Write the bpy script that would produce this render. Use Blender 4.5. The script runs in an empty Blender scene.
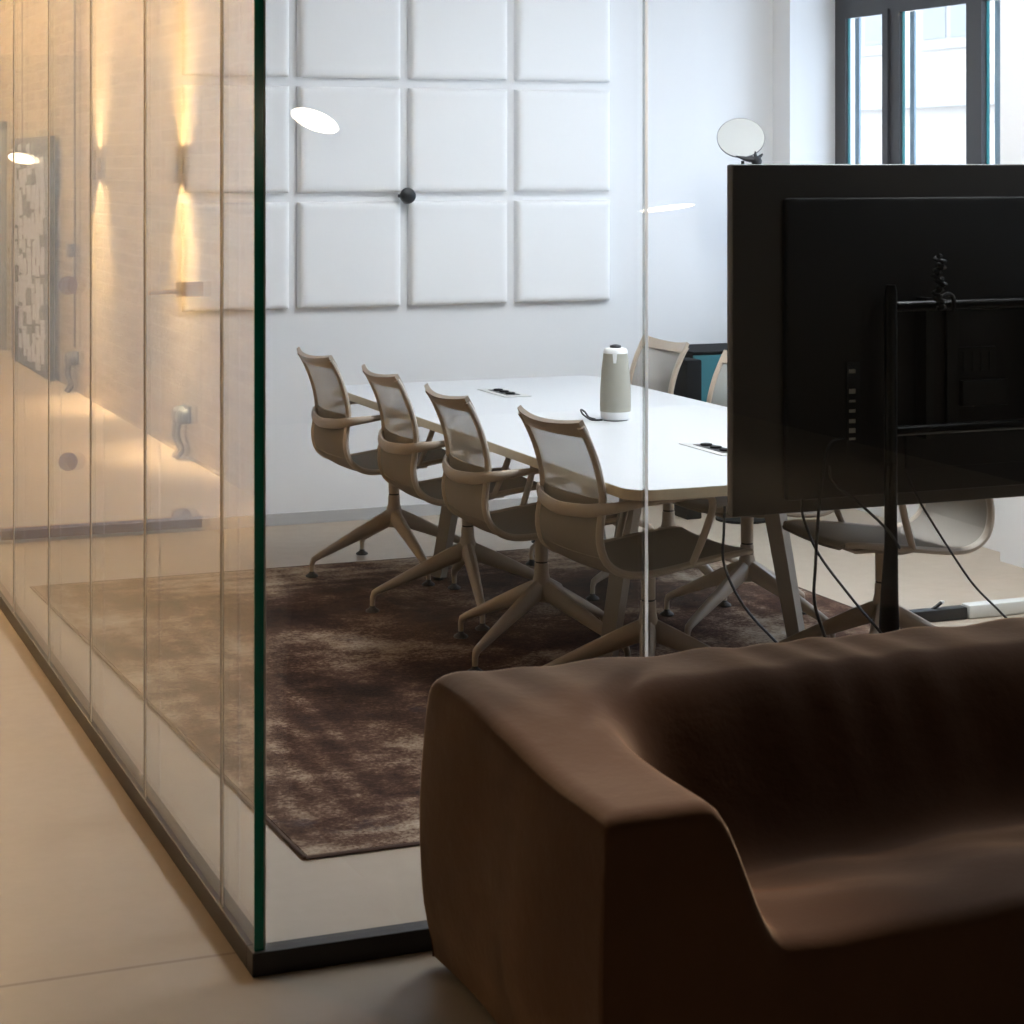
import bpy, bmesh, math, random
from mathutils import Vector, Matrix
R = math.radians
random.seed(7)
scn = bpy.context.scene
COL = scn.collection

# ------------------------------------------------------------------ materials
def nodes(name):
    m = bpy.data.materials.new(name); m.use_nodes = True
    nt = m.node_tree
    return m, nt, nt.nodes.get('Principled BSDF')

def mat(name, c, rough=.5, metal=0., spec=.5, noise=0., nscale=20., bump=0., bscale=200., sheen=0.):
    m, nt, b = nodes(name)
    b.inputs['Base Color'].default_value = (*c, 1)
    b.inputs['Roughness'].default_value = rough
    b.inputs['Metallic'].default_value = metal
    b.inputs['Specular IOR Level'].default_value = spec
    if sheen:
        b.inputs['Sheen Weight'].default_value = sheen
        b.inputs['Sheen Roughness'].default_value = .4
        b.inputs['Sheen Tint'].default_value = (*c, 1)
    tc = nt.nodes.new('ShaderNodeTexCoord')
    n = nt.nodes.new('ShaderNodeTexNoise'); n.inputs['Scale'].default_value = nscale; n.inputs['Detail'].default_value = 5
    nt.links.new(tc.outputs['Object'], n.inputs['Vector'])
    if noise:
        mx = nt.nodes.new('ShaderNodeMix'); mx.data_type = 'RGBA'
        mx.inputs[6].default_value = (*[v*(1-noise) for v in c], 1)
        mx.inputs[7].default_value = (*[min(1, v*(1+noise)) for v in c], 1)
        nt.links.new(n.outputs['Fac'], mx.inputs[0]); nt.links.new(mx.outputs[2], b.inputs['Base Color'])
    if bump:
        n2 = nt.nodes.new('ShaderNodeTexNoise'); n2.inputs['Scale'].default_value = bscale; n2.inputs['Detail'].default_value = 3
        nt.links.new(tc.outputs['Object'], n2.inputs['Vector'])
        bp = nt.nodes.new('ShaderNodeBump'); bp.inputs['Strength'].default_value = bump; bp.inputs['Distance'].default_value = .01
        nt.links.new(n2.outputs['Fac'], bp.inputs['Height']); nt.links.new(bp.outputs['Normal'], b.inputs['Normal'])
    return m

def emit(name, c, s):
    m, nt, b = nodes(name)
    b.inputs['Base Color'].default_value = (*c, 1)
    b.inputs['Emission Color'].default_value = (*c, 1); b.inputs['Emission Strength'].default_value = s
    return m

def glass(name, tint, ior=1.5):
    m, nt, b = nodes(name); nt.nodes.remove(b)
    out = nt.nodes['Material Output']
    tr = nt.nodes.new('ShaderNodeBsdfTransparent'); tr.inputs['Color'].default_value = (*tint, 1)
    gl = nt.nodes.new('ShaderNodeBsdfGlossy'); gl.inputs['Roughness'].default_value = 0.0
    ge = nt.nodes.new('ShaderNodeNewGeometry')
    mp = nt.nodes.new('ShaderNodeMapRange')      # the pane is thin: both faces reflect as air-to-glass
    mp.inputs['To Min'].default_value = ior; mp.inputs['To Max'].default_value = 1/ior
    nt.links.new(ge.outputs['Backfacing'], mp.inputs['Value'])
    fr = nt.nodes.new('ShaderNodeFresnel'); nt.links.new(mp.outputs[0], fr.inputs['IOR'])
    mx = nt.nodes.new('ShaderNodeMixShader')
    nt.links.new(fr.outputs[0], mx.inputs[0]); nt.links.new(tr.outputs[0], mx.inputs[1]); nt.links.new(gl.outputs[0], mx.inputs[2])
    nt.links.new(mx.outputs[0], out.inputs['Surface'])
    return m

def translucent(name, c, k, rough=.3):
    m, nt, b = nodes(name); out = nt.nodes['Material Output']
    b.inputs['Base Color'].default_value = (*c, 1); b.inputs['Roughness'].default_value = rough
    t = nt.nodes.new('ShaderNodeBsdfTransparent'); t.inputs['Color'].default_value = (*c, 1)
    mx = nt.nodes.new('ShaderNodeMixShader'); mx.inputs[0].default_value = k
    nt.links.new(b.outputs[0], mx.inputs[1]); nt.links.new(t.outputs[0], mx.inputs[2]); nt.links.new(mx.outputs[0], out.inputs['Surface'])
    return m

def ramp(nt, stops):
    r = nt.nodes.new('ShaderNodeValToRGB'); el = r.color_ramp.elements
    while len(el) < len(stops): el.new(.5)
    for e, (p, c) in zip(el, stops): e.position = p; e.color = (*c, 1)
    return r

def noise_node(nt, vec, scale, detail=6, rough=.6, stretch=None, dist=0.):
    if stretch:
        mp = nt.nodes.new('ShaderNodeMapping'); mp.inputs['Scale'].default_value = stretch
        nt.links.new(vec, mp.inputs['Vector']); vec = mp.outputs[0]
    n = nt.nodes.new('ShaderNodeTexNoise')
    n.inputs['Scale'].default_value = scale; n.inputs['Detail'].default_value = detail
    n.inputs['Roughness'].default_value = rough; n.inputs['Distortion'].default_value = dist
    nt.links.new(vec, n.inputs['Vector'])
    return n.outputs['Fac']

def mixc(nt, fac, a, b, mode='MIX'):
    mx = nt.nodes.new('ShaderNodeMix'); mx.data_type = 'RGBA'; mx.blend_type = mode
    for v, i in ((fac, 0), (a, 6), (b, 7)):
        if hasattr(v, 'links'): nt.links.new(v, mx.inputs[i])
        else: mx.inputs[i].default_value = v if i == 0 else (*v, 1)
    return mx.outputs[2]

def math_node(nt, op, a, b=0., c=None):
    n = nt.nodes.new('ShaderNodeMath'); n.operation = op
    for i, v in enumerate((a, b) if c is None else (a, b, c)):
        if hasattr(v, 'links'): nt.links.new(v, n.inputs[i])
        else: n.inputs[i].default_value = v
    return n.outputs[0]

def concrete():
    m, nt, b = nodes('polished_concrete')
    tc = nt.nodes.new('ShaderNodeTexCoord').outputs['Object']
    f1 = noise_node(nt, tc, 1.1, 6, .6); f2 = noise_node(nt, tc, 14, 5, .65)
    c = mixc(nt, f1, (.385, .312, .238), (.48, .395, .30))
    c = mixc(nt, math_node(nt, 'MULTIPLY', f2, .35), c, (.36, .30, .23))
    sp = nt.nodes.new('ShaderNodeSeparateXYZ'); nt.links.new(tc, sp.inputs[0])
    w = noise_node(nt, tc, 3, 2)
    y = math_node(nt, 'ADD', sp.outputs['Y'], math_node(nt, 'MULTIPLY', w, .006))
    d = math_node(nt, 'ABSOLUTE', math_node(nt, 'SUBTRACT', y, JOINT))
    line = math_node(nt, 'LESS_THAN', d, .006)
    c = mixc(nt, math_node(nt, 'MULTIPLY', line, .55), c, (.16, .11, .08))
    nt.links.new(c, b.inputs['Base Color'])
    r = nt.nodes.new('ShaderNodeMapRange'); r.inputs['To Min'].default_value = .30; r.inputs['To Max'].default_value = .5
    nt.links.new(f2, r.inputs['Value']); nt.links.new(r.outputs[0], b.inputs['Roughness'])
    return m

def rug_mat():
    m, nt, b = nodes('faded_vintage_rug')
    tc = nt.nodes.new('ShaderNodeTexCoord').outputs['Object']
    big = noise_node(nt, tc, 1.7, 4, .6, None, .1)
    streak = noise_node(nt, tc, 5, 9, .78, (.9, 1.2, 1))
    fine = noise_node(nt, tc, 80, 4, .75)
    v = math_node(nt, 'ADD', math_node(nt, 'MULTIPLY_ADD', big, .70, -.042), math_node(nt, 'MULTIPLY', streak, .36))
    v = math_node(nt, 'ADD', v, math_node(nt, 'MULTIPLY_ADD', fine, .34, -.17))
    # faint border bands of the old pattern
    sp = nt.nodes.new('ShaderNodeSeparateXYZ'); nt.links.new(tc, sp.inputs[0])
    ex = math_node(nt, 'SUBTRACT', 1.385, math_node(nt, 'ABSOLUTE', sp.outputs['X']))
    ey = math_node(nt, 'SUBTRACT', 1.76, math_node(nt, 'ABSOLUTE', sp.outputs['Y']))
    e = math_node(nt, 'MINIMUM', ex, ey)
    wv = math_node(nt, 'SINE', math_node(nt, 'MULTIPLY', e, 62.))
    inb = math_node(nt, 'LESS_THAN', e, .46)
    v = math_node(nt, 'ADD', v, math_node(nt, 'MULTIPLY', math_node(nt, 'MULTIPLY', wv, inb), .022))
    v = math_node(nt, 'ADD', v, math_node(nt, 'MULTIPLY', inb, .025))
    endf = nt.nodes.new('ShaderNodeMapRange'); endf.inputs['From Min'].default_value = 1.2; endf.inputs['From Max'].default_value = 1.75; endf.inputs['To Max'].default_value = .045
    nt.links.new(math_node(nt, 'ABSOLUTE', sp.outputs['Y']), endf.inputs['Value']); v = math_node(nt, 'ADD', v, endf.outputs[0])
    r = ramp(nt, [(.36, (.022, .014, .012)), (.46, (.062, .032, .022)), (.515, (.115, .066, .046)), (.55, (.22, .15, .105)), (.63, (.40, .32, .24)), (.74, (.55, .48, .39))])
    nt.links.new(v, r.inputs[0])
    blot = noise_node(nt, tc, 4.2, 5, .7)
    bl = nt.nodes.new('ShaderNodeMapRange'); bl.inputs['From Min'].default_value = .60; bl.inputs['From Max'].default_value = .72; bl.inputs['To Max'].default_value = .55
    nt.links.new(blot, bl.inputs['Value'])
    c = mixc(nt, bl.outputs[0], r.outputs[0], (.035, .035, .05))
    nt.links.new(c, b.inputs['Base Color'])
    b.inputs['Roughness'].default_value = .95; b.inputs['Specular IOR Level'].default_value = .1
    bp = nt.nodes.new('ShaderNodeBump'); bp.inputs['Strength'].default_value = .5; bp.inputs['Distance'].default_value = .004
    nt.links.new(fine, bp.inputs['Height']); nt.links.new(bp.outputs[0], b.inputs['Normal'])
    return m

def brick_mat():
    m, nt, b = nodes('old_washed_brick')
    tc = nt.nodes.new('ShaderNodeTexCoord').outputs['Object']
    sp = nt.nodes.new('ShaderNodeSeparateXYZ'); nt.links.new(tc, sp.inputs[0])
    cb = nt.nodes.new('ShaderNodeCombineXYZ'); nt.links.new(sp.outputs['Y'], cb.inputs[0]); nt.links.new(sp.outputs['Z'], cb.inputs[1])
    br = nt.nodes.new('ShaderNodeTexBrick')
    br.inputs['Color1'].default_value = (.64, .54, .37, 1); br.inputs['Color2'].default_value = (.30, .22, .125, 1); br.inputs['Mortar'].default_value = (.68, .60, .45, 1)
    br.inputs['Scale'].default_value = 1; br.inputs['Brick Width'].default_value = .26; br.inputs['Row Height'].default_value = .08; br.inputs['Mortar Size'].default_value = .008; br.inputs['Bias'].default_value = -.2
    nt.links.new(cb.outputs[0], br.inputs['Vector'])
    f = noise_node(nt, tc, 2.5, 7, .7); f2 = noise_node(nt, tc, 12, 5, .7)
    c = mixc(nt, math_node(nt, 'MULTIPLY', f, .40), br.outputs['Color'], (.62, .56, .44))
    c = mixc(nt, math_node(nt, 'MULTIPLY', f2, .65), c, (.33, .235, .14))
    nt.links.new(c, b.inputs['Base Color']); b.inputs['Roughness'].default_value = .9
    bp = nt.nodes.new('ShaderNodeBump'); bp.inputs['Strength'].default_value = .7; bp.inputs['Distance'].default_value = .02
    h = math_node(nt, 'ADD', math_node(nt, 'MULTIPLY', br.outputs['Fac'], -.6), f2)
    nt.links.new(h, bp.inputs['Height']); nt.links.new(bp.outputs[0], b.inputs['Normal'])
    return m

def velvet():
    m, nt, b = nodes('brown_velvet')
    tc = nt.nodes.new('ShaderNodeTexCoord').outputs['Object']
    f1 = noise_node(nt, tc, 3.2, 6, .65); f2 = noise_node(nt, tc, 26, 5, .7)
    c = mixc(nt, f1, (.052, .022, .011), (.108, .050, .025))
    c = mixc(nt, math_node(nt, 'MULTIPLY', f2, .5), c, (.070, .032, .016))
    nt.links.new(c, b.inputs['Base Color'])
    b.inputs['Roughness'].default_value = .85; b.inputs['Specular IOR Level'].default_value = .15
    b.inputs['Sheen Weight'].default_value = .3; b.inputs['Sheen Roughness'].default_value = .30; b.inputs['Sheen Tint'].default_value = (1., .74, .54, 1)
    sh = nt.nodes.new('ShaderNodeBsdfSheen'); sh.inputs['Color'].default_value = (.85, .60, .42, 1); sh.inputs['Roughness'].default_value = .32
    ad = nt.nodes.new('ShaderNodeAddShader'); nt.links.new(b.outputs[0], ad.inputs[0]); nt.links.new(sh.outputs[0], ad.inputs[1])
    nt.links.new(ad.outputs[0], nt.nodes['Material Output'].inputs['Surface'])
    bp = nt.nodes.new('ShaderNodeBump'); bp.inputs['Strength'].default_value = .25; bp.inputs['Distance'].default_value = .02
    f3 = noise_node(nt, tc, 9, 4, .6)
    nt.links.new(f3, bp.inputs['Height']); nt.links.new(bp.outputs[0], b.inputs['Normal'])
    return m

def mesh_fabric():
    m, nt, b = nodes('open_mesh_fabric')
    b.inputs['Base Color'].default_value = (.52, .50, .47, 1); b.inputs['Roughness'].default_value = .8
    out = nt.nodes['Material Output']
    tr = nt.nodes.new('ShaderNodeBsdfTransparent'); mx = nt.nodes.new('ShaderNodeMixShader'); mx.inputs[0].default_value = .52
    nt.links.new(tr.outputs[0], mx.inputs[1]); nt.links.new(b.outputs[0], mx.inputs[2]); nt.links.new(mx.outputs[0], out.inputs['Surface'])
    return m

def facade_mat():
    m, nt, b = nodes('rendered_facade')
    tc = nt.nodes.new('ShaderNodeTexCoord').outputs['Object']
    sp = nt.nodes.new('ShaderNodeSeparateXYZ'); nt.links.new(tc, sp.inputs[0])
    fr = math_node(nt, 'FRACT', math_node(nt, 'MULTIPLY', sp.outputs['Z'], 2.6))
    ln = math_node(nt, 'LESS_THAN', fr, .07)
    c = mixc(nt, ln, (.50, .44, .38), (.40, .355, .31))
    nt.links.new(c, b.inputs['Base Color']); b.inputs['Roughness'].default_value = .9
    return m

JOINT = 4.335; ROOM = 13.; CORR = 285.; DOWN = 14.
M = {}
M['concrete'] = concrete(); M['rug'] = rug_mat(); M['brick'] = brick_mat(); M['velvet'] = velvet()
M['mesh'] = mesh_fabric(); M['facade'] = facade_mat()
M['white_wall'] = mat('white_wall_paint', (.80, .80, .80), .85, noise=.015, nscale=3, bump=.05, bscale=40)
M['grey_wall'] = mat('grey_wall_paint', (.05, .045, .04), .9, noise=.05, nscale=3)
M['ceiling'] = mat('ceiling_paint', (.78, .77, .75), .9)
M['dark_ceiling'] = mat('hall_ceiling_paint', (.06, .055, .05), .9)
M['baseboard'] = mat('grey_baseboard', (.50, .50, .50), .6)
M['panel_fabric'] = mat('white_acoustic_fabric', (.86, .86, .855), .95, spec=.1, bump=.06, bscale=400)
M['glass'] = glass('clear_partition_glass', (.984, .99, .985))
M['window_glass'] = glass('window_glass', (.97, .98, .98))
M['glass_edge'] = translucent('green_glass_edge', (.0, .24, .17), .35, .12)
M['joint'] = translucent('grey_joint_strip', (.82, .82, .81), .93)
def lit_strip():
    m, nt, b = nodes('bright_joint_strip'); out = nt.nodes['Material Output']
    t = nt.nodes.new('ShaderNodeBsdfTranslucent'); t.inputs['Color'].default_value = (1, 1, 1, 1); b.inputs['Base Color'].default_value = (.9, .9, .9, 1); b.inputs['Roughness'].default_value = .15
    mx = nt.nodes.new('ShaderNodeMixShader'); mx.inputs[0].default_value = .92
    nt.links.new(b.outputs[0], mx.inputs[1]); nt.links.new(t.outputs[0], mx.inputs[2]); nt.links.new(mx.outputs[0], out.inputs['Surface'])
    return m
M['joint_bright'] = lit_strip()
M['joint_dark'] = mat('dark_joint_strip', (.045, .04, .035), .3)
M['silicone'] = mat('clear_silicone', (.60, .58, .55), .3)
M['channel'] = mat('black_floor_channel', (.014, .008, .006), .45)
M['dark_frame'] = mat('charcoal_window_frame', (.045, .044, .047), .45)
M['bead'] = mat('blue_grey_glazing_bead', (.20, .30, .40), .4)
M['bead_teal'] = mat('teal_glazing_edge', (.04, .30, .32), .3)
M['taupe'] = mat('taupe_powder_coat', (.45, .375, .30), .42, noise=.04, nscale=30)
M['taupe_fabric'] = mat('taupe_seat_fabric', (.25, .222, .19), .85, noise=.10, nscale=200, bump=.1, bscale=500)
M['black_plastic'] = mat('black_plastic', (.010, .010, .010), .45)
M['black_matte'] = mat('matte_black', (.008, .008, .008), .75, spec=.2)
M['tv_back'] = mat('hall_lit_black_housing', (.10, .094, .092), .5, noise=.2, nscale=4)  # lighter than the rear housing: hall light on the panel put into its colour
M['tv_low'] = mat('black_ribbed_housing', (.014, .013, .013), .55)
M['screen'] = mat('glossy_screen', (.005, .005, .006), .08)
M['stand'] = mat('black_steel_tube', (.012, .012, .012), .28, metal=.5)
M['bracket'] = mat('dark_grey_steel', (.035, .035, .035), .45, metal=.4)
M['table_white'] = mat('white_laminate', (.60, .61, .62), .32, spec=.5)
M['table_edge'] = mat('beige_table_edge', (.66, .55, .38), .55, noise=.08, nscale=60)
M['table_leg'] = mat('grey_beige_table_leg', (.36, .33, .29), .4)
M['owl'] = mat('greige_speaker_fabric', (.36, .345, .29), .9, noise=.12, nscale=300, bump=.2, bscale=700)
M['white_plastic'] = mat('white_plastic', (.78, .78, .78), .35)
M['grey_plastic'] = mat('light_grey_plastic', (.60, .60, .57), .45)
M['teal'] = mat('teal_lacquer', (.035, .16, .19), .45)
M['dish'] = mat('white_lamp_dish', (.64, .64, .61), .5)
M['brass'] = mat('brass', (.85, .58, .22), .4, metal=.4, noise=.15, nscale=60)
M['bronze'] = mat('brown_door_rail', (.26, .12, .05), .5)
M['leather'] = mat('brown_leather_disc', (.30, .14, .065), .6)
M['pipe'] = mat('dark_grey_conduit', (.10, .10, .105), .5)
M['socket'] = mat('blue_grey_socket', (.045, .060, .075), .5)
M['art_grey'] = mat('grey_canvas', (.13, .135, .14), .8, noise=.2, nscale=6)
M['art_white'] = mat('white_brush_paint', (.75, .76, .82), .7)
M['door_paint'] = mat('pale_grey_door', (.50, .51, .47), .5)
M['door_frame'] = mat('grey_door_frame', (.25, .27, .26), .5)
M['sconce'] = mat('sand_wall_light_shell', (.50, .45, .36), .5)
M['warm_bulb'] = emit('warm_bulb', (1, .78, .48), 22)
M['disc_dim'] = emit('dim_lamp_disc', (1, .80, .55), 3.2)
M['disc_warm'] = emit('warm_lamp_disc', (1, .86, .66), 22)
M['rug_edge'] = mat('brown_rug_binding', (.075, .04, .028), .9)
M['frosted'] = mat('facade_window', (.22, .21, .20), .3)
M['facade_trim'] = mat('facade_stucco_trim', (.36, .33, .30), .8)

# ------------------------------------------------------------------ mesh helpers
def catmull(pts, n=6):
    P = [Vector(p) for p in pts]
    if len(P) < 3: return P
    Q = [P[0]*2-P[1]] + P + [P[-1]*2-P[-2]]; out = []
    for i in range(1, len(Q)-2):
        a, b, c, d = Q[i-1:i+3]
        for k in range(n):
            t = k/n
            out.append(.5*((2*b)+(c-a)*t+(2*a-5*b+4*c-d)*t*t+(3*b-a-3*c+d)*t**3))
    out.append(P[-1]); return out

def lerp_list(vals, n):
    if not isinstance(vals, (list, tuple)): return [vals]*n
    out = []
    for i in range(n):
        t = i/(n-1)*(len(vals)-1); k = min(int(t), len(vals)-2); out.append(vals[k]+(vals[k+1]-vals[k])*(t-k))
    return out

class MB:
    def __init__(s): s.bm = bmesh.new()
    def box(s, x0, x1, y0, y1, z0, z1, bev=0., rot=None):
        tmp = bmesh.new(); bmesh.ops.create_cube(tmp, size=1)
        for v in tmp.verts: v.co = Vector(((x0+x1)/2+v.co.x*(x1-x0), (y0+y1)/2+v.co.y*(y1-y0), (z0+z1)/2+v.co.z*(z1-z0)))
        if bev: bmesh.ops.bevel(tmp, geom=tmp.edges[:], offset=bev, segments=2, profile=.5, affect='EDGES')
        s.add(tmp, rot); return s
    def add(s, tmp, mtx=None):
        if mtx is not None: bmesh.ops.transform(tmp, matrix=mtx, verts=tmp.verts[:])
        me = bpy.data.meshes.new('tmp'); tmp.to_mesh(me); tmp.free(); s.bm.from_mesh(me); bpy.data.meshes.remove(me)
    def tube(s, pts, r, r2=None, seg=10, ref=(0, 0, 1), n=0, cap=True):
        P = catmull(pts, n) if n else [Vector(p) for p in pts]
        ra = lerp_list(r, len(P)); rb = lerp_list(r2 if r2 is not None else r, len(P))
        rings = []; ref = Vector(ref); prev = None
        for i, p in enumerate(P):
            t = (P[min(i+1, len(P)-1)]-P[max(i-1, 0)]).normalized()
            sd = t.cross(ref)
            if sd.length < .05: sd = prev - t*prev.dot(t) if prev else t.orthogonal()
            sd.normalize()
            if prev and sd.dot(prev) < 0: sd = -sd
            prev = sd; up = sd.cross(t).normalized()
            rings.append([s.bm.verts.new(p+sd*(ra[i]*math.cos(2*math.pi*k/seg))+up*(rb[i]*math.sin(2*math.pi*k/seg))) for k in range(seg)])
        for a, b in zip(rings, rings[1:]):
            for k in range(seg): s.bm.faces.new((a[k], a[(k+1) % seg], b[(k+1) % seg], b[k]))
        if cap: s.bm.faces.new(rings[0][::-1]); s.bm.faces.new(rings[-1])
        return s
    def lathe(s, prof, seg=24, mtx=None):
        tmp = bmesh.new(); rings = []
        for r, z in prof: rings.append([tmp.verts.new((r*math.cos(2*math.pi*k/seg), r*math.sin(2*math.pi*k/seg), z)) for k in range(seg)])
        for a, b in zip(rings, rings[1:]):
            for k in range(seg): tmp.faces.new((a[k], a[(k+1) % seg], b[(k+1) % seg], b[k]))
        tmp.faces.new(rings[0][::-1]); tmp.faces.new(rings[-1])
        s.add(tmp, mtx); return s
    def prism(s, poly, z0, z1, mtx=None):
        tmp = bmesh.new()
        a = [tmp.verts.new((x, y, z0)) for x, y in poly]; b = [tmp.verts.new((x, y, z1)) for x, y in poly]; n = len(poly)
        tmp.faces.new(a[::-1]); tmp.faces.new(b)
        for k in range(n): tmp.faces.new((a[k], a[(k+1) % n], b[(k+1) % n], b[k]))
        s.add(tmp, mtx); return s
    def sheet(s, f, nu, nv, th):
        """solid sheet from f(u,v) -> (point, normal), th thick"""
        A = [[None]*(nv+1) for _ in range(nu+1)]; B = [[None]*(nv+1) for _ in range(nu+1)]
        for i in range(nu+1):
            for j in range(nv+1):
                p, n = f(i/nu, j/nv); A[i][j] = s.bm.verts.new(p+n*th/2); B[i][j] = s.bm.verts.new(p-n*th/2)
        for i in range(nu):
            for j in range(nv):
                s.bm.faces.new((A[i][j], A[i+1][j], A[i+1][j+1], A[i][j+1])); s.bm.faces.new((B[i][j], B[i][j+1], B[i+1][j+1], B[i+1][j]))
        for i in range(nu):
            s.bm.faces.new((A[i][0], B[i][0], B[i+1][0], A[i+1][0])); s.bm.faces.new((A[i][nv], A[i+1][nv], B[i+1][nv], B[i][nv]))
        for j in range(nv):
            s.bm.faces.new((A[0][j], A[0][j+1], B[0][j+1], B[0][j])); s.bm.faces.new((A[nu][j], B[nu][j], B[nu][j+1], A[nu][j+1]))
        return s
    def build(s, name, m, parent=None, smooth=True, angle=40, origin=None):
        bmesh.ops.remove_doubles(s.bm, verts=s.bm.verts[:], dist=1e-6)
        bmesh.ops.recalc_face_normals(s.bm, faces=s.bm.faces[:])
        if origin is not None: bmesh.ops.translate(s.bm, verts=s.bm.verts[:], vec=-Vector(origin))
        me = bpy.data.meshes.new(name); s.bm.to_mesh(me); s.bm.free()
        if smooth:
            me.polygons.foreach_set('use_smooth', [True]*len(me.polygons)); me.set_sharp_from_angle(angle=R(angle))
        me.materials.append(m)
        o = bpy.data.objects.new(name, me); COL.objects.link(o)
        if origin is not None: o.location = origin
        if parent: o.parent = parent
        return o

def tag(o, label=None, cat=None, group=None, kind=None):
    if label: o['label'] = label
    if cat: o['category'] = cat
    if group: o['group'] = group
    if kind: o['kind'] = kind
    return o
def empty(name, loc, rz=0., label=None, cat=None, group=None, kind=None):
    o = bpy.data.objects.new(name, None); COL.objects.link(o); o.location = loc; o.rotation_euler = (0, 0, rz); o.empty_display_size = .1
    return tag(o, label, cat, group, kind)
def copy_tree(o, parent=None):
    c = o.copy(); COL.objects.link(c)
    if parent: c.parent = parent; c.matrix_parent_inverse = o.matrix_parent_inverse.copy()
    for ch in [x for x in o.children]: copy_tree(ch, c)
    return c
def box(name, m, x0, x1, y0, y1, z0, z1, parent=None, bev=0., kind=None, smooth=False):
    o = MB().box(x0, x1, y0, y1, z0, z1, bev).build(name, m, parent, smooth)
    if kind: o['kind'] = kind
    return o

# ------------------------------------------------------------------ the setting
GX, GY, BY, WX, H = 1.089, 4.20, 9.40, 5.20, 3.30      # left glass, front glass, back wall, right wall, ceiling
BRX, ENDY, REARY, HRX = -.47, 20.6, -4.6, 6.6
box('floor', M['concrete'], BRX-.3, HRX+.2, REARY-.2, ENDY+.2, -.1, 0, kind='structure')
box('ceiling', M['ceiling'], GX-.04, WX+.6, GY, BY+.14, H, H+.1, kind='structure')
for i, (a, b, c, d) in enumerate(((BRX-.3, GX-.04, REARY-.2, ENDY+.2), (GX-.04, HRX+.2, REARY-.2, GY), (GX-.04, WX+.6, BY+.14, ENDY+.2))):
    tag(box('ceiling', M['dark_ceiling'], a, b, c, d, H, H+.1), kind='structure')
box('wall_back', M['white_wall'], GX+.03, WX, BY, BY+.14, 0, H, kind='structure')
box('baseboard_back', M['baseboard'], GX+.04, WX, BY-.014, BY, 0, .055, kind='structure')
box('wall_left', M['brick'], BRX-.25, BRX, REARY, ENDY, 0, H, kind='structure')
box('wall_end', M['grey_wall'], BRX-.25, WX, ENDY, ENDY+.2, 0, H, kind='structure')
box('wall_corridor', M['grey_wall'], GX+.03, GX+.17, BY+.14, ENDY, 0, H, kind='structure')
box('wall_rear', M['grey_wall'], BRX-.25, HRX+.2, REARY-.2, REARY, 0, H, kind='structure')
box('wall_hall', M['grey_wall'], HRX, HRX+.2, REARY, GY, 0, H, kind='structure')
# right wall of the meeting room with two tall windows in deep niches
WIN = ((7.40, 9.22), (4.75, 6.55)); Z0, Z1 = .95, 3.0
w = MB()
ys = sorted([GY, BY+.14] + [v for p in WIN for v in p])
w.box(WX, WX+.4, GY, 4.75, 0, H); w.box(WX, WX+.4, 6.55, 7.40, 0, H); w.box(WX, WX+.4, 9.22, BY+.14, 0, H)
for a, b in WIN: w.box(WX+.12, WX+.4, a, b, 0, Z0); w.box(WX, WX+.4, a, b, Z1, H)
tag(w.build('wall_right', M['white_wall'], smooth=False), kind='structure')
tag(box('wall_right', M['white_wall'], WX+.4, HRX+.2, GY, GY+.14, 0, H), kind='structure')

def window(n, y0, y1, cuts):
    root = empty('window_%d' % n, (WX+.27, (y0+y1)/2, Z0), kind='structure')
    inv = Matrix.Translation(-root.location)
    def part(mb, name, m):
        bmesh.ops.transform(mb.bm, matrix=inv, verts=mb.bm.verts[:]); return mb.build(name, m, root, smooth=False)
    x0, x1 = WX+.265, WX+.29
    f = MB()
    f.box(x0, x1, y0, y1, Z0, Z0+.08).box(x0, x1, y0, y1, 2.45, 2.56).box(x0, x1, y0, y1, Z1-.07, Z1)
    for a, b in cuts['bars']: f.box(x0, x1, a, b, Z0+.08, 2.45); f.box(x0, x1, a, b, 2.56, Z1-.07)
    for a, b in cuts['steps']: f.box(x0-.012, x0, a, b, Z0+.08, 2.47)
    part(f, 'window_frame', M['dark_frame'])
    g = MB(); bd = MB(); bt = MB()
    for a, b in cuts['panes']:
        g.box(x0+.008, x0+.014, a, b, Z0+.08, 2.45); g.box(x0+.008, x0+.014, a, b, 2.56, Z1-.07)
        bt.box(x0+.0145, x1+.002, b-.008, b, Z0+.08, 2.45)
        bd.box(x1+.02, x1+.03, b-.062, b-.022, Z0+.08, 2.45)
    part(g, 'pane', M['window_glass']); part(bd, 'outer_bead', M['bead']); part(bt, 'glazing_edge', M['bead_teal'])
    s = MB().box(WX+.02, x0, y0, y1, Z0, Z0+.02); part(s, 'window_sill', M['white_wall'])
window(1, 7.40, 9.22, dict(bars=((9.12, 9.22), (8.61, 8.75), (7.905, 8.045), (7.40, 7.50)), steps=((8.70, 8.75), (7.905, 7.97)), panes=((8.75, 9.12), (8.045, 8.61), (7.50, 7.905))))
window(2, 4.75, 6.55, dict(bars=((6.45, 6.55), (5.94, 6.08), (5.235, 5.375), (4.75, 4.85)), steps=((6.03, 6.08),), panes=((6.08, 6.45), (5.375, 5.94), (4.85, 5.235))))

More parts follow.
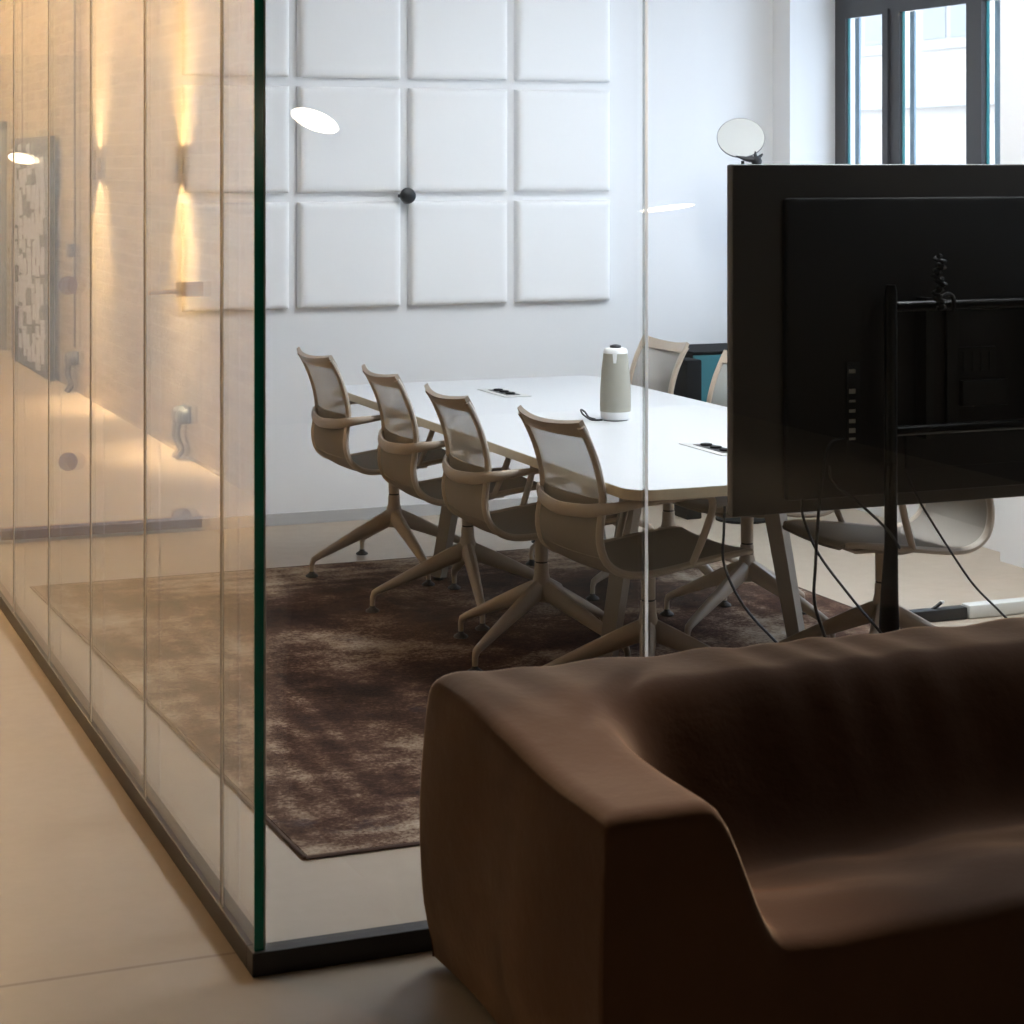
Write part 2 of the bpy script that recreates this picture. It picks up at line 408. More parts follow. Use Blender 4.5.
# building across the street, seen blown out through the panes
b0 = empty('street_building', (13.0, 12, -4), label='bright pale building across the street seen through the window', cat='building')
fx = 0
f = MB().box(0, 3, 4, 18, 0, 9.9).build('facade', M['facade'], b0, smooth=False)
tr = MB()
for z in (6.35, 9.68): tr.box(-.16, 0, 4, 18, z, z+.22)
tr.build('cornice', M['facade_trim'], b0, smooth=False)
for yy in (5.2, 7.4, 9.2, 11.4, 13.6, 16):
    for zz in (3.2, 7.0):
        wf = MB().box(-.05, .02, yy-.62, yy+.62, zz, zz+2.0).build('window', M['facade_trim'], b0, smooth=False)
        MB().box(-.06, -.05, yy-.5, yy-.05, zz+.12, zz+1.88).box(-.06, -.05, yy+.05, yy+.5, zz+.12, zz+1.88).build('pane', M['frosted'], wf, smooth=False)
st = box('street', M['facade_trim'], WX+1, 13, -6, 26, -4.2, -4.0, kind='structure')

# ------------------------------------------------------------------ glass partition
GH = H - .02
def pane(x0, x1, y0, y1, label, group):
    t = empty('glass_panel', ((x0+x1)/2, (y0+y1)/2, .045), label=label, cat='glass panel', group=group)
    o = MB().box(x0, x1, y0, y1, .045, GH)
    bmesh.ops.translate(o.bm, verts=o.bm.verts[:], vec=-t.location)
    o.build('pane', M['glass'], t, smooth=False)
    return t
def strip(t, m, x0, x1, y0, y1, name='joint_strip', z0=.05):
    o = MB().box(x0, x1, y0, y1, z0, GH)
    bmesh.ops.translate(o.bm, verts=o.bm.verts[:], vec=-t.location)
    return o.build(name, m, t, smooth=False)
YS = [GY, 4.497, 5.34, 6.13, 6.91, 7.72, 8.56, BY]
GT = .019
gnames = ['narrow clear glass pane of the left partition beside the green corner edge', 'clear glass pane of left partition, second from the green corner edge',
          'clear glass pane of left partition, third from the green corner edge', 'clear glass pane of left partition, fourth from the green corner edge',
          'clear glass pane of left partition, fifth from the green corner edge', 'clear glass pane of left partition, sixth from the green corner edge',
          'clear glass pane of left partition meeting the white back wall']
for i in range(7):
    t = pane(GX, GX+GT, YS[i]+.002, YS[i+1]-.002, gnames[i], 'glass panes of the left partition')
    if i == 0:
        strip(t, M['glass_edge'], GX-.0005, GX+GT+.0005, GY-.004, GY+.0015, 'green_edge')
    else:
        strip(t, M['joint_dark'], GX-.0012, GX-.0001, YS[i]-.013, YS[i]+.001)
        strip(t, M['silicone'], GX-.0012, GX-.0001, YS[i]-.026, YS[i]-.0135, 'silicone_joint')  # pale seal strip, the seam's white reflection streak put in as colour
SX = 1.995
t = pane(GX+GT+.006, SX-.003, GY, GY+GT, 'clear front glass pane between the green corner edge and the bright joint', 'glass panes of the front partition')
strip(t, M['silicone'], GX+GT+.001, GX+GT+.0055, GY-.0005, GY+GT+.0005, 'silicone_joint')
t = pane(SX+.003, 3.60, GY, GY+GT, 'wide clear front glass pane in front of the television, right of the bright joint', 'glass panes of the front partition')
strip(t, M['joint'], SX-.006, SX-.0005, GY-.0012, GY-.0001)
strip(t, M['joint_bright'], SX, SX+.0075, GY-.0012, GY-.0001, 'bright_joint_strip')
t = pane(3.604, WX-.004, GY, GY+GT, 'clear front glass pane against the right wall', 'glass panes of the front partition')
tag(MB().box(GX-.008, GX+.034, GY+.0345, BY, 0, .05, .002).build('floor_channel', M['channel'], smooth=False), 'dark metal floor channel under the left glass partition', 'floor channel')
tag(MB().box(GX-.008, WX, GY-.016, GY+.034, 0, .05, .002).build('floor_channel', M['channel'], smooth=False), 'black metal floor channel under the front glass partition', 'floor channel')

# ------------------------------------------------------------------ acoustic wall panels
cols = ['half hidden column at the glass corner', 'column left of the black round device', 'column right of the black round device', 'column at the right end']
rows = ['bottom row', 'middle row', 'upper row', 'topmost row']
def pillow(w_, h_, d_):
    def f(u, v):
        x, z = (u-.5)*w_, (v-.5)*h_
        e = min(min(u, 1-u)*w_, min(v, 1-v)*h_)
        r = .022; k = max(0., r-e); dd = r-math.sqrt(max(0, r*r-k*k))
        return Vector((x, -(d_-dd), z))
    bm = MB(); g = [0, .008, .02, .045, .08] + [.08+.84*i/8 for i in range(1, 8)] + [.92, .955, .98, .992, 1]
    n = len(g); V = [[bm.bm.verts.new(f(a, b)) for b in g] for a in g]
    Bk = [[bm.bm.verts.new(((a-.5)*w_, 0, (b-.5)*h_)) if (i in (0, n-1) or j in (0, n-1)) else None for j, b in enumerate(g)] for i, a in enumerate(g)]
    for i in range(n-1):
        for j in range(n-1): bm.bm.faces.new((V[i][j], V[i+1][j], V[i+1][j+1], V[i][j+1]))
    rim = [(i, 0) for i in range(n)] + [(n-1, j) for j in range(1, n)] + [(i, n-1) for i in range(n-2, -1, -1)] + [(0, j) for j in range(n-2, 0, -1)]
    for (a, b), (c, d) in zip(rim, rim[1:]+rim[:1]): bm.bm.faces.new((V[a][b], Bk[a][b], Bk[c][d], V[c][d]))
    bm.bm.faces.new([Bk[a][b] for a, b in rim])
    return bm
p0 = pillow(.505, .502, .05).build('acoustic_panel', M['panel_fabric'], angle=60)
for c in range(4):
    for r in range(4):
        o = p0 if (c, r) == (0, 0) else p0.copy()
        if o is not p0: COL.objects.link(o)
        o.location = (2.345+.5525*c, BY, 1.273+.5475*r)
        tag(o, 'white square acoustic wall panel, %s, %s' % (rows[r], cols[c]), 'wall panel', 'white acoustic panels on the back wall')
# black round knob between the panels
t = empty('wall_sensor', (3.172, BY, 1.552), label='small black round device on the wall between the white panels', cat='wall device')
MB().lathe([(.012, 0), (.012, .05), (.018, .055)], 16, Matrix.Rotation(R(90), 4, 'X')).build('stem', M['black_plastic'], t)
k = MB().lathe([(.015, .055), (.034, .060), (.040, .075), (.036, .092), (.02, .10), (.004, .101)], 24, Matrix.Rotation(R(90), 4, 'X'))
k.box(-.048, -.03, -.082, -.066, -.008, .008, .003)
k.build('head', M['black_plastic'], t)

# ------------------------------------------------------------------ rug
RX0, RX1, RY0, RY1 = 1.335, 4.105, 4.85, 8.37
t = empty('rug', ((RX0+RX1)/2, (RY0+RY1)/2, 0), label='large faded brown and cream patterned rug under the conference table', cat='rug')
hx, hy = (RX1-RX0)/2, (RY1-RY0)/2
def wob(u): return .0015*math.sin(u*5)+.0008*math.sin(u*11+1)
C4 = [(1.385-2.72, 4.845-6.61), (hx, -hy), (hx, hy), (1.25-2.72, 8.36-6.61)]
poly = []
for k in range(4):
    (ax, ay), (bx_, by_) = C4[k], C4[(k+1) % 4]
    for i in range(60):
        u = i/60; w_ = wob(u*3.5+k)*math.sin(math.pi*u)
        poly.append((ax+(bx_-ax)*u+(w_ if k % 2 else 0), ay+(by_-ay)*u+(0 if k % 2 else w_)))
MB().prism([(x*.995, y*.996) for x, y in poly], .001, .0085).build('pile', M['rug'], t, smooth=False)
MB().tube([(x, y, .005) for x, y in poly]+[(poly[0][0], poly[0][1], .005)], .007, .0045, seg=6).build('binding', M['rug_edge'], t)

# ------------------------------------------------------------------ conference table
TX0, TX1, TY0, TY1 = 2.555, 3.80, 5.47, 8.57
tcx, tcy = (TX0+TX1)/2, (TY0+TY1)/2
t = empty('conference_table', (tcx, tcy, 0), label='long white conference table with beige edge standing on the rug', cat='table')
def rrect(w_, l_, r, n=8):
    out = []
    for cx, cy, a0 in ((w_-r, l_-r, 0), (-w_+r, l_-r, 90), (-w_+r, -l_+r, 180), (w_-r, -l_+r, 270)):
        for i in range(n+1): a = R(a0+90*i/n); out.append((cx+r*math.cos(a), cy+r*math.sin(a)))
    return out
tw, tl = (TX1-TX0)/2, (TY1-TY0)/2
MB().prism(rrect(tw-.002, tl-.002, .085), .712, .74).build('tabletop', M['table_white'], t)
MB().prism(rrect(tw, tl, .087), .708, .7385).build('edge_band', M['table_edge'], t)
for sy in (-1, 1):
    y = .84 if sy > 0 else -.78
    MB().box(-.28, .28, y-.03, y+.03, .678, .708, .004).build('cross_rail', M['table_leg'], t)
    for sx in (-1, 1):
        top = Vector((sx*.245, y, .70)); bot = Vector((sx*.365, y+sy*.02, .0215))
        lg = MB().tube([top, bot], [.046, .036], [.032, .026], seg=4, ref=(0, 1, 0)).build('leg', M['table_leg'], t, smooth=False)
        MB().lathe([(.022, .0), (.022, .012)], 14, Matrix.Translation(bot-Vector((0, 0, .0125)))).build('foot_pad', M['black_plastic'], lg)
for sx in (-1, 1): MB().box(sx*.2-.02, sx*.2+.02, -1.2, 1.2, .682, .708, .003).build('long_rail', M['table_leg'], t)

def table_socket(x, y, label):
    t = empty('table_socket', (x, y, .74), R(0), label, 'power socket', 'flush power sockets in the tabletop')
    MB().box(-.06, .06, -.16, .16, .0005, .003, .001).build('cover_plate', M['grey_plastic'], t)
    MB().box(-.03, .03, -.11, .11, .003, .0045).build('recess', M['black_plastic'], t)
    for i in range(3): MB().lathe([(.020, .0045), (.020, .010), (.015, .011)], 16, Matrix.Translation((0, -.07+.07*i, 0))).build('outlet', M['black_matte'], t)
table_socket(3.16, 8.03, 'black flush power socket at the far end of the white tabletop')
table_socket(3.20, 6.18, 'black flush power socket of the white tabletop beside the television edge')

# video conference speaker on the table
t = empty('conference_speaker', (3.217, 7.03, .74), R(-10), 'tall greige fabric conference speaker standing on the white tabletop', 'speaker')
MB().lathe([(.046, .002), (.052, .0045), (.0555, .010), (.0575, .034)], 32).build('base_ring', M['white_plastic'], t)
MB().lathe([(.047, 0), (.047, .0035)], 32).build('rubber_base', M['black_plastic'], t)
MB().lathe([(.0578, .034), (.0585, .06), (.0575, .12), (.0525, .19), (.0455, .252)], 32).build('fabric_body', M['owl'], t)
MB().lathe([(.0457, .252), (.0440, .264), (.039, .270), (.022, .272)], 32).build('top_cap', M['white_plastic'], t)
MB().lathe([(.020, .272), (.022, .276), (.020, .281), (.008, .284)], 20).build('camera_lens', M['black_plastic'], t)
mb = MB()
def beak(u, v):
    z = .258-.040*v; hw = .009-.004*v; rr = .0455+.0055*(.258-z)/.05+.0015
    a = (u-.5)*2*hw/rr - math.pi/2 - .3
    n = Vector((math.cos(a), math.sin(a), 0)); return Vector((rr*math.cos(a), rr*math.sin(a), z)), n
mb.sheet(beak, 5, 6, .003).build('front_tab', M['white_plastic'], t)
tag(MB().tube([(3.158, 7.02, .7445), (3.135, 7.02, .7445), (3.11, 7.025, .748), (3.092, 7.05, .765), (3.097, 7.08, .778), (3.116, 7.085, .768), (3.125, 7.07, .75), (3.14, 7.045, .7445)], .0035, seg=8, n=6).build('speaker_cable', M['black_plastic']),
    'short black looped cable lying on the tabletop beside the fabric speaker', 'cable')

# ------------------------------------------------------------------ chairs (facing local +X)
PROF = [(.265, .474), (.235, .486), (.13, .478), (.0, .462), (-.11, .448), (-.20, .450), (-.262, .488), (-.284, .555), (-.277, .625), (-.270, .68), (-.280, .745), (-.300, .81), (-.328, .872), (-.340, .892), (-.354, .912)]
PC = catmull([(x, 0, z) for x, z in PROF], 5)
NP = len(PC)
acc = [0.]
for a, b in zip(PC, PC[1:]): acc.append(acc[-1]+(b-a).length)
def prof_at(sv):
    sv = max(0, min(acc[-1], sv))
    for i in range(NP-1):
        if sv <= acc[i+1]:
            k = (sv-acc[i])/(acc[i+1]-acc[i]); p = PC[i].lerp(PC[i+1], k); d = (PC[i+1]-PC[i]).normalized(); return p, d
    return PC[-1], (PC[-1]-PC[-2]).normalized()
def s_of(idx): return acc[idx*5]
S_L, S_A, S_R, S_T = s_of(6), s_of(9), s_of(12), acc[-1]
def halfw(sv):
    k = sv/acc[-1]
    pts = [(0, .205), (.06, .225), (.3, .232), (.45, .222), (.6, .208), (.72, .200), (.86, .200), (1, .206)]
    for (a, wa), (b, wb) in zip(pts, pts[1:]):
        if k <= b: return wa+(wb-wa)*(k-a)/(b-a)
    return pts[-1][1]
def shell(s0, s1, inset=.0, extra=0.):
    def f(u, v):
        sv = s0+(s1-s0)*u; p, d = prof_at(sv); w_ = (v-.5)*2
        n = Vector((d.z, 0, -d.x))          # towards the sitter
        k = max(0, min(1, (sv-S_L)/(S_R-S_L)))
        bd = Vector((n.x, 0, n.z*(1-k)))
        q = p-bd*(.010+.024*k)*(1-w_*w_)+Vector((0, w_*(halfw(sv)-inset), 0))+n*extra
        if sv > S_R: q.z += .016*(sv-S_R)/(S_T-S_R)*(w_*w_-.4)
        return q, n
    return f
def side_pts(sg, s0, s1, n=44):
    out = []
    for i in range(n+1):
        sv = s0+(s1-s0)*i/n; p, d = prof_at(sv); out.append(p+Vector((0, sg*halfw(sv), 0)))
    return out
def make_chair():
    t = empty('conference_chair', (0, 0, 0))
    MB().sheet(shell(0.0, S_L+.02, .006), 26, 10, .012).build('seat', M['taupe_fabric'], t)
    MB().sheet(shell(S_L+.02, S_A, .006), 12, 10, .008).build('lumbar_fabric', M['taupe_fabric'], t)
    MB().sheet(shell(S_A, S_R+.01, .006), 16, 10, .003).build('backrest_mesh', M['mesh'], t)
    MB().sheet(shell(S_R, S_T, -.006, .002), 8, 16, .016).build('top_rail', M['taupe'], t)
    for sg in (-1, 1):
        MB().tube(side_pts(sg, .02, S_T-.01), [.010, .011, .011, .012, .012, .011, .011, .011], [.012, .014, .016, .017, .016, .016, .017, .015], seg=10, ref=(0, 1, 0)).build('side_frame', M['taupe'], t)
        P = [(-.286, sg*.19, .648), (-.252, sg*.243, .660), (-.15, sg*.262, .672), (-.05, sg*.268, .678), (.03, sg*.268, .682), (.070, sg*.266, .672), (.076, sg*.262, .63), (.052, sg*.25, .55), (.020, sg*.236, .466)]
        MB().tube(P, [.013, .014, .016, .016, .015, .013, .012, .012, .013], [.020, .017, .011, .010, .010, .011, .012, .012, .010], seg=10, n=5).build('armrest', M['taupe'], t)
    MB().tube([(-.280, -.20, .650), (-.304, -.14, .640), (-.322, 0, .632), (-.304, .14, .640), (-.280, .20, .650)], .011, .021, seg=10, n=6).build('lumbar_bar', M['taupe'], t)
    u = MB().lathe([(.0225, .318), (.023, .33), (.0235, .410), (.040, .422), (.045, .428)], 20)
    u.box(-.12, .13, -.055, .055, .422, .434, .004).tube([(.020, -.236, .463), (.018, -.15, .440), (.01, -.05, .428), (.01, .05, .428), (.018, .15, .440), (.020, .236, .463)], .022, .009, seg=8, n=4)
    u.build('under_frame', M['taupe'], t)
    MB().lathe([(.0215, .311), (.0215, .319)], 20).build('collar', M['black_plastic'], t)
    MB().lathe([(.022, .178), (.033, .184), (.036, .21), (.031, .25), (.0255, .275), (.0245, .312)], 24).build('column', M['taupe'], t)
    for k in range(4):
        a = R(90*k); c_, s_ = math.cos(a), math.sin(a)
        P = [(.012, .222), (.08, .194), (.20, .142), (.335, .082), (.357, .070), (.364, .052), (.364, .020)]
        lg = MB().tube([(r*c_, r*s_, z) for r, z in P], [.026, .025, .021, .016, .014, .0105, .0095], [.036, .032, .024, .014, .013, .0105, .0095], seg=10).build('leg', M['taupe'], t)
        MB().lathe([(.024, .0), (.027, .003), (.025, .008), (.012, .016), (.009, .024)], 16, Matrix.Translation((.364*c_, .364*s_, .0))).build('glide', M['black_plastic'], lg)
    return t
proto = make_chair()
ZR = .009
chairs = [   # x, y, facing, base turn, label
    (2.712, 8.15, 2, 94, 'taupe swivel chair farthest along the left side of the table, nearest the white wall'),
    (2.735, 7.33, -1, 78, 'taupe swivel chair on the left side of the table, second from the white wall'),
    (2.725, 6.57, -1, 30, 'taupe swivel chair on the left side of the table, third from the white wall'),
    (2.80, 5.87, 4, 63, 'nearest taupe swivel chair on left side of table, its column behind the bright joint'),
    (3.625, 8.15, 181, 20, 'taupe chair across the table behind the fabric speaker, back rising over the tabletop'),
    (3.60, 7.36, 178, 10, 'taupe chair across the table with its pale back cut by the television edge'),
    (3.553, 6.615, 181, 27, 'taupe chair across the table mostly hidden behind the television'),
    (3.64, 5.84, 177, 50, 'taupe chair seen under the television with its curved back beside the right wall'),
]
for i, (x, y, a, bt, lab) in enumerate(chairs):
    o = proto if i == 0 else copy_tree(proto)
    o.location = (x, y, ZR if i != 0 else .009); o.rotation_euler = (0, 0, R(a))
    for ch in o.children:
        if ch.name.startswith('leg') or ch.name.startswith('column'): ch.rotation_euler = (0, 0, R(bt-a))
    tag(o, lab, 'chair', 'taupe swivel chairs around the conference table')

# ------------------------------------------------------------------ television on its stand
TVY = 4.56
t = empty('television', (3.193, TVY, .818), label='large black flat television seen from behind on a black tube stand', cat='television')
hw, hh = .785, .884
MB().box(-hw, hw, .0, .03, 0, hh, .006).build('back_panel', M['tv_back'], t)
MB().box(-hw+.003, hw-.003, .031, .034, .003, hh-.003).build('screen', M['screen'], t)
MB().box(-hw+.14, hw-.14, -.028, .0, .035, hh-.085, .012).build('rear_housing', M['tv_low'], t)
MB().box(-.30, .30, -.034, -.028, .10, .20, .002).build('lower_cover', M['tv_low'], t)
pp = MB().box(-.475, -.435, -.031, -.028, .15, .38, .001).build('port_panel', M['tv_low'], t)
for zz, hgt in ((.352, .010), (.300, .012), (.278, .006), (.252, .008), (.225, .010), (.200, .012), (.182, .006)):
    MB().box(-.468, -.450, -.033, -.031, zz, zz+hgt).build('port', M['grey_plastic'], pp, smooth=False)
br = MB().box(-.18, -.145, -.040, -.029, .20, .52, .001).box(.145, .18, -.040, -.029, .20, .52, .001)
br.build('mount_rail', M['bracket'], t, smooth=False)
mp_ = MB().box(-.145, -.03, -.040, -.030, .330, .408, .001)
for i in range(4): mp_.box(-.132+.027*i, -.124+.027*i, -.043, -.040, .345, .395)
mp_.box(-.14, .0, -.052, -.030, .255, .322, .002)
mp_.build('mount_plate', M['bracket'], t, smooth=False)

t = empty('television_stand', (3.13, 4.46, 0), label='black tube stand carrying the television with two crossbars', cat='stand')
for sx in (-1, 1):
    x = sx*.325
    MB().tube([(x, 0, .03), (x, 0, 1.38), (x, 0, 1.397)], [.0165, .0165, .012], seg=16, ref=(0, 1, 0)).build('post', M['stand'], t)
    MB().tube([(x, -.18, .018), (x, .36, .018)], .016, seg=12).build('foot', M['stand'], t)
for z in (1.342, 1.027, .42):
    MB().tube([(-.31, 0, z), (.31, 0, z)], .0135, seg=12).build('crossbar', M['stand'], t)
MB().tube([(-.327, -.026, .06), (-.338, -.026, .35), (-.346, -.026, .55), (-.340, -.026, .75), (-.333, -.024, .95)], [.018, .027, .026, .017, .006], seg=10, n=5).build('cable_sleeve', M['black_matte'], t)
for x in (-.2, .15):
    MB().box(x-.012, x+.012, .012, .060, 1.0, 1.36).build('mount_arm', M['bracket'], t, smooth=False)

def cable(pts, label, r=.0035):
    tag(MB().tube(pts, r, seg=8, n=6, ref=(.3, 1, .2)).build('cable', M['black_plastic']), label, 'cable', 'black cables hanging from the television')
cable([(2.41, 4.605, .84), (2.405, 4.60, .78), (2.39, 4.57, .70), (2.425, 4.53, .60), (2.51, 4.50, .50), (2.58, 4.47, .42), (2.70, 4.46, .20), (2.72, 4.45, .012)], 'black cable hanging from the left lower corner of the television')
cable([(2.70, 4.505, 1.01), (2.655, 4.50, 1.0), (2.63, 4.49, .95), (2.615, 4.49, .84), (2.605, 4.49, .70), (2.603, 4.49, .60), (2.645, 4.50, .49), (2.68, 4.52, .36), (2.69, 4.54, .012)], 'black cable looping out of the port panel and dropping below the television', .0042)
cable([(2.66, 4.515, .94), (2.66, 4.50, .90), (2.705, 4.47, .86), (2.765, 4.415, .79), (2.80, 4.41, .74)], 'black cable slanting from the port panel to the stand post')
cable([(2.585, 4.523, .86), (2.59, 4.523, .81), (2.635, 4.523, .715), (2.715, 4.49, .60), (2.765, 4.40, .50), (2.80, 4.34, .36), (2.84, 4.33, .012)], 'black cable slanting down from the television towards the foot of the post')
cable([(2.83, 4.43, .93), (2.865, 4.43, .86), (2.94, 4.43, .75), (3.03, 4.43, .63), (3.12, 4.43, .545), (3.22, 4.43, .44), (3.30, 4.42, .20), (3.32, 4.41, .012)], 'thin black cable curving from the post down to the right behind the sofa', .003)
# coil tied over the top crossbar
coil = [(2.925+.010*math.sin(k*1.05)+.008*math.sin(k*.3), 4.424+.010*math.cos(k*1.05), 1.335+.0024*k) for k in range(58)]
tag(MB().tube(coil, .0055, seg=7).tube([(2.93, 4.430, 1.36), (2.955, 4.430, 1.372), (2.972, 4.432, 1.362), (2.976, 4.434, 1.325)], .006, seg=7, n=5).build('cable_coil', M['black_plastic']),
    'black coiled cord hooked over the top crossbar of the television stand', 'cord')

# power strip and cable duct on the floor to the right
t = empty('power_strip', (4.29, 6.52, 0), label='black power strip on the floor joining the white cable duct', cat='power strip')
MB().box(-.11, .13, -.025, .025, .001, .046, .006).build('body', M['black_plastic'], t)
sw = MB().tube([(-.01, 0, .043), (.03, 0, .066)], .007, seg=8).build('plug', M['black_plastic'], t)
MB().lathe([(.008, .064), (.008, .072)], 10, Matrix.Translation((.034, 0, 0))).build('plug_tip', M['white_plastic'], sw)
tag(MB().box(4.425, WX-.003, 6.49, 6.55, .001, .052, .008).build('cable_duct', M['grey_plastic']), 'long pale cable duct on the floor running to the right wall', 'cable duct')

# ------------------------------------------------------------------ sideboard and floor lamp at the back
t = empty('sideboard', (4.86, 9.17, 0), label='teal sideboard with a thin black top against the back wall', cat='sideboard')
MB().box(-.325, .325, -.17, .22, .06, .772).build('body', M['black_matte'], t, smooth=False)
for x0, x1 in ((-.327, -.005), (.005, .327)):
    d = MB().box(x0, x1, -.19, -.171, .07, .768, .003).build('door', M['teal'], t, smooth=False)
    MB().tube([((x0+x1)/2-.05, -.197, .70), ((x0+x1)/2+.05, -.197, .70)], .006, seg=8).build('handle', M['black_plastic'], d)
MB().box(-.330, .330, -.195, .22, .773, .785, .002).build('top', M['black_matte'], t, smooth=False)
for x in (-.22, .26):
    for y in (-.13, .17): MB().lathe([(.02, 0), (.02, .06)], 10, Matrix.Translation((x, y, 0))).build('leg', M['black_matte'], t)
MB().box(-.042, .042, -.07, .07, .0, .765, .008).build('speaker_box', M['black_matte'])
bx = bpy.data.objects['speaker_box']; bx.name = 'black_cabinet'; bx.location = (4.447, 8.88, 0)
tag(bx, 'black upright cabinet between the far chair backs beside the teal sideboard', 'cabinet')

t = empty('floor_lamp', (4.66, 8.72, 0), label='slim floor lamp with a tilted white dish rising behind the television', cat='lamp')
MB().lathe([(.13, 0), (.13, .012), (.02, .022)], 28).build('base', M['black_matte'], t)
MB().tube([(0, 0, .02), (0, 0, 1.72)], .008, seg=10, ref=(0, 1, 0)).build('pole', M['black_matte'], t)
axis = Vector((-.36, -.74, .56)).normalized(); q = Vector((0, 0, 1)).rotation_difference(axis).to_matrix().to_4x4()
dm = Matrix.Translation((-.026, -.03, 1.825)) @ q
MB().lathe([(.112, .0108), (.110, .0112), (.090, -.009), (.054, -.024), (.012, -.030), (.012, -.033), (.055, -.027), (.093, -.011)], 36, dm).build('dish', M['dish'], t)
MB().lathe([(.018, -.050), (.058, -.046), (.094, -.026), (.1135, .002), (.1145, .0105), (.1125, .0106), (.093, -.0125), (.055, -.029), (.014, -.035)], 36, dm).build('shell', M['pipe'], t)
cx_, cy_ = -.006, -.15
cp = MB().tube([(0, 0, 1.69), (cx_, cy_, 1.70)], .010, seg=8, ref=(0, 0, 1)).lathe([(.010, 0), (.022, .010), (.026, .026), (.020, .042), (.008, .050)], 14, Matrix.Translation((cx_, cy_, 1.693)))
cp.tube([(cx_, cy_, 1.725), (cx_-.05, cy_+.01, 1.728), (cx_-.095, cy_+.03, 1.742)], [.018, .012, .003], seg=8)
cp.tube([(cx_, cy_, 1.725), (cx_+.032, cy_, 1.752)], [.014, .004], seg=8).tube([(cx_-.004, cy_, 1.73), (cx_-.008, cy_, 1.765)], [.012, .003], seg=8)
cp.build('clamp', M['black_plastic'], t)

# ------------------------------------------------------------------ brown slipcovered sofa
SXL, SYF, SL, SD = 1.446, 3.20, 2.38, .915
def sstep(a, b, x):
    k = max(0, min(1, (x-a)/(b-a))); return k*k*k*(k*(6*k-15)+10)
def sofa_h(u, v):
    seat = .305+.03*math.exp(-((v-.14)/.14)**2)-.035*sstep(.1, .7, v)+.02*math.exp(-((u-1.05)/.28)**2-((v-.35)/.2)**2)
    sl = .10+.14*sstep(.25, .75, v)
    back = sstep(.42, .71, v)
    arm = max(1-sstep(.19, .19+sl+.08, u), sstep(SL-.45, SL-.17, u))
    k = 1-(1-back)*(1-arm)
    top = .582+.040*sstep(.15, .8, v)
    h = seat+(top-seat)*k
    slope = 4*k*(1-k)
    rip = .0055*math.sin(38*u+5*v+2.2*math.sin(7*u))+.004*math.sin(23*u-9*v+1.3)
    h += 2.0*rip*(.25*back+.75*slope*back)
    h += .005*math.sin(30*(v-.3*u)+1.5*math.sin(6*v))*slope*(1-back)
    # drawn-in fold where arm meets back
    dd = abs((u-.30)*.75-(v-.66)*(-.65)*-1*.0-(v-.62)*.62)
    h -= .022*math.exp(-(dd/.022)**2)*math.exp(-((u-.36)/.16)**2-((v-.62)/.16)**2)
    h += .006*math.sin(16*(u+.6*v))*math.sin(13*(v-.4*u))*(1-k)
    return h
mb = MB(); bm = mb.bm
def spaced(L, n, e=.09, ne=9):
    a = [e*(i/ne)**1.7 for i in range(ne+1)]
    mid = [e+(L-2*e)*i/n for i in range(1, n)]
    return a+mid+[L-x for x in a[::-1]]
US, VS = spaced(SL, 130), spaced(SD, 52)
rr = .036
def drop(e): return 0 if e >= rr else rr-math.sqrt(max(0, rr*rr-(rr-e)**2))
def plan(u, v, z=None):
    # rounded plan corners and a slight belly to the sides
    return u, v
V = []
for u in US:
    row = []
    for v in VS:
        h = sofa_h(u, v)
        dz = math.hypot(drop(min(u, SL-u)), drop(min(v, SD-v))*(.8 if v < SD/2 else 1))
        row.append(bm.verts.new((u, v, h-min(dz, rr*1.25))))
    V.append(row)
nu, nv = len(US), len(VS)
for i in range(nu-1):
    for j in range(nv-1): bm.faces.new((V[i][j], V[i+1][j], V[i+1][j+1], V[i][j+1]))
rim = [(i, 0) for i in range(nu)] + [(nu-1, j) for j in range(1, nv)] + [(i, nv-1) for i in range(nu-2, -1, -1)] + [(0, j) for j in range(nv-2, 0, -1)]
prev = [V[i][j] for i, j in rim]; NS = 14
for k in range(1, NS+1):
    cur = []
    for (i, j) in rim:
        t0 = V[i][j].co; q = k/NS; z = t0.z+(.012-t0.z)*q
        bel = .016*math.sin(math.pi*min(1, q*1.05))-.012*sstep(.75, 1, q)
        dx = -bel if i == 0 else (bel if i == nu-1 else 0); dy = -bel if j == 0 else (bel if j == nv-1 else 0)
        wv = .004*math.sin(9*t0.x+11*t0.y+4*z)
        cur.append(bm.verts.new((t0.x+dx+wv*(i in (0, nu-1)), t0.y+dy+wv*(j in (0, nv-1)), z)))
    n = len(rim)
    for a in range(n): bm.faces.new((prev[a], cur[a], cur[(a+1) % n], prev[(a+1) % n]))
    prev = cur
bm.faces.new(prev)
t = empty('sofa', (SXL, SYF, 0), label='low brown velvet sofa with soft rounded arm in front of the glass', cat='sofa')
o = mb.build('upholstery', M['velvet'], t, angle=80)
sm = o.modifiers.new('soften', 'SMOOTH'); sm.factor = .5; sm.iterations = 3
MB().box(.05, SL-.05, .05, SD-.05, .0, .011).build('plinth', M['black_matte'], t, smooth=False)

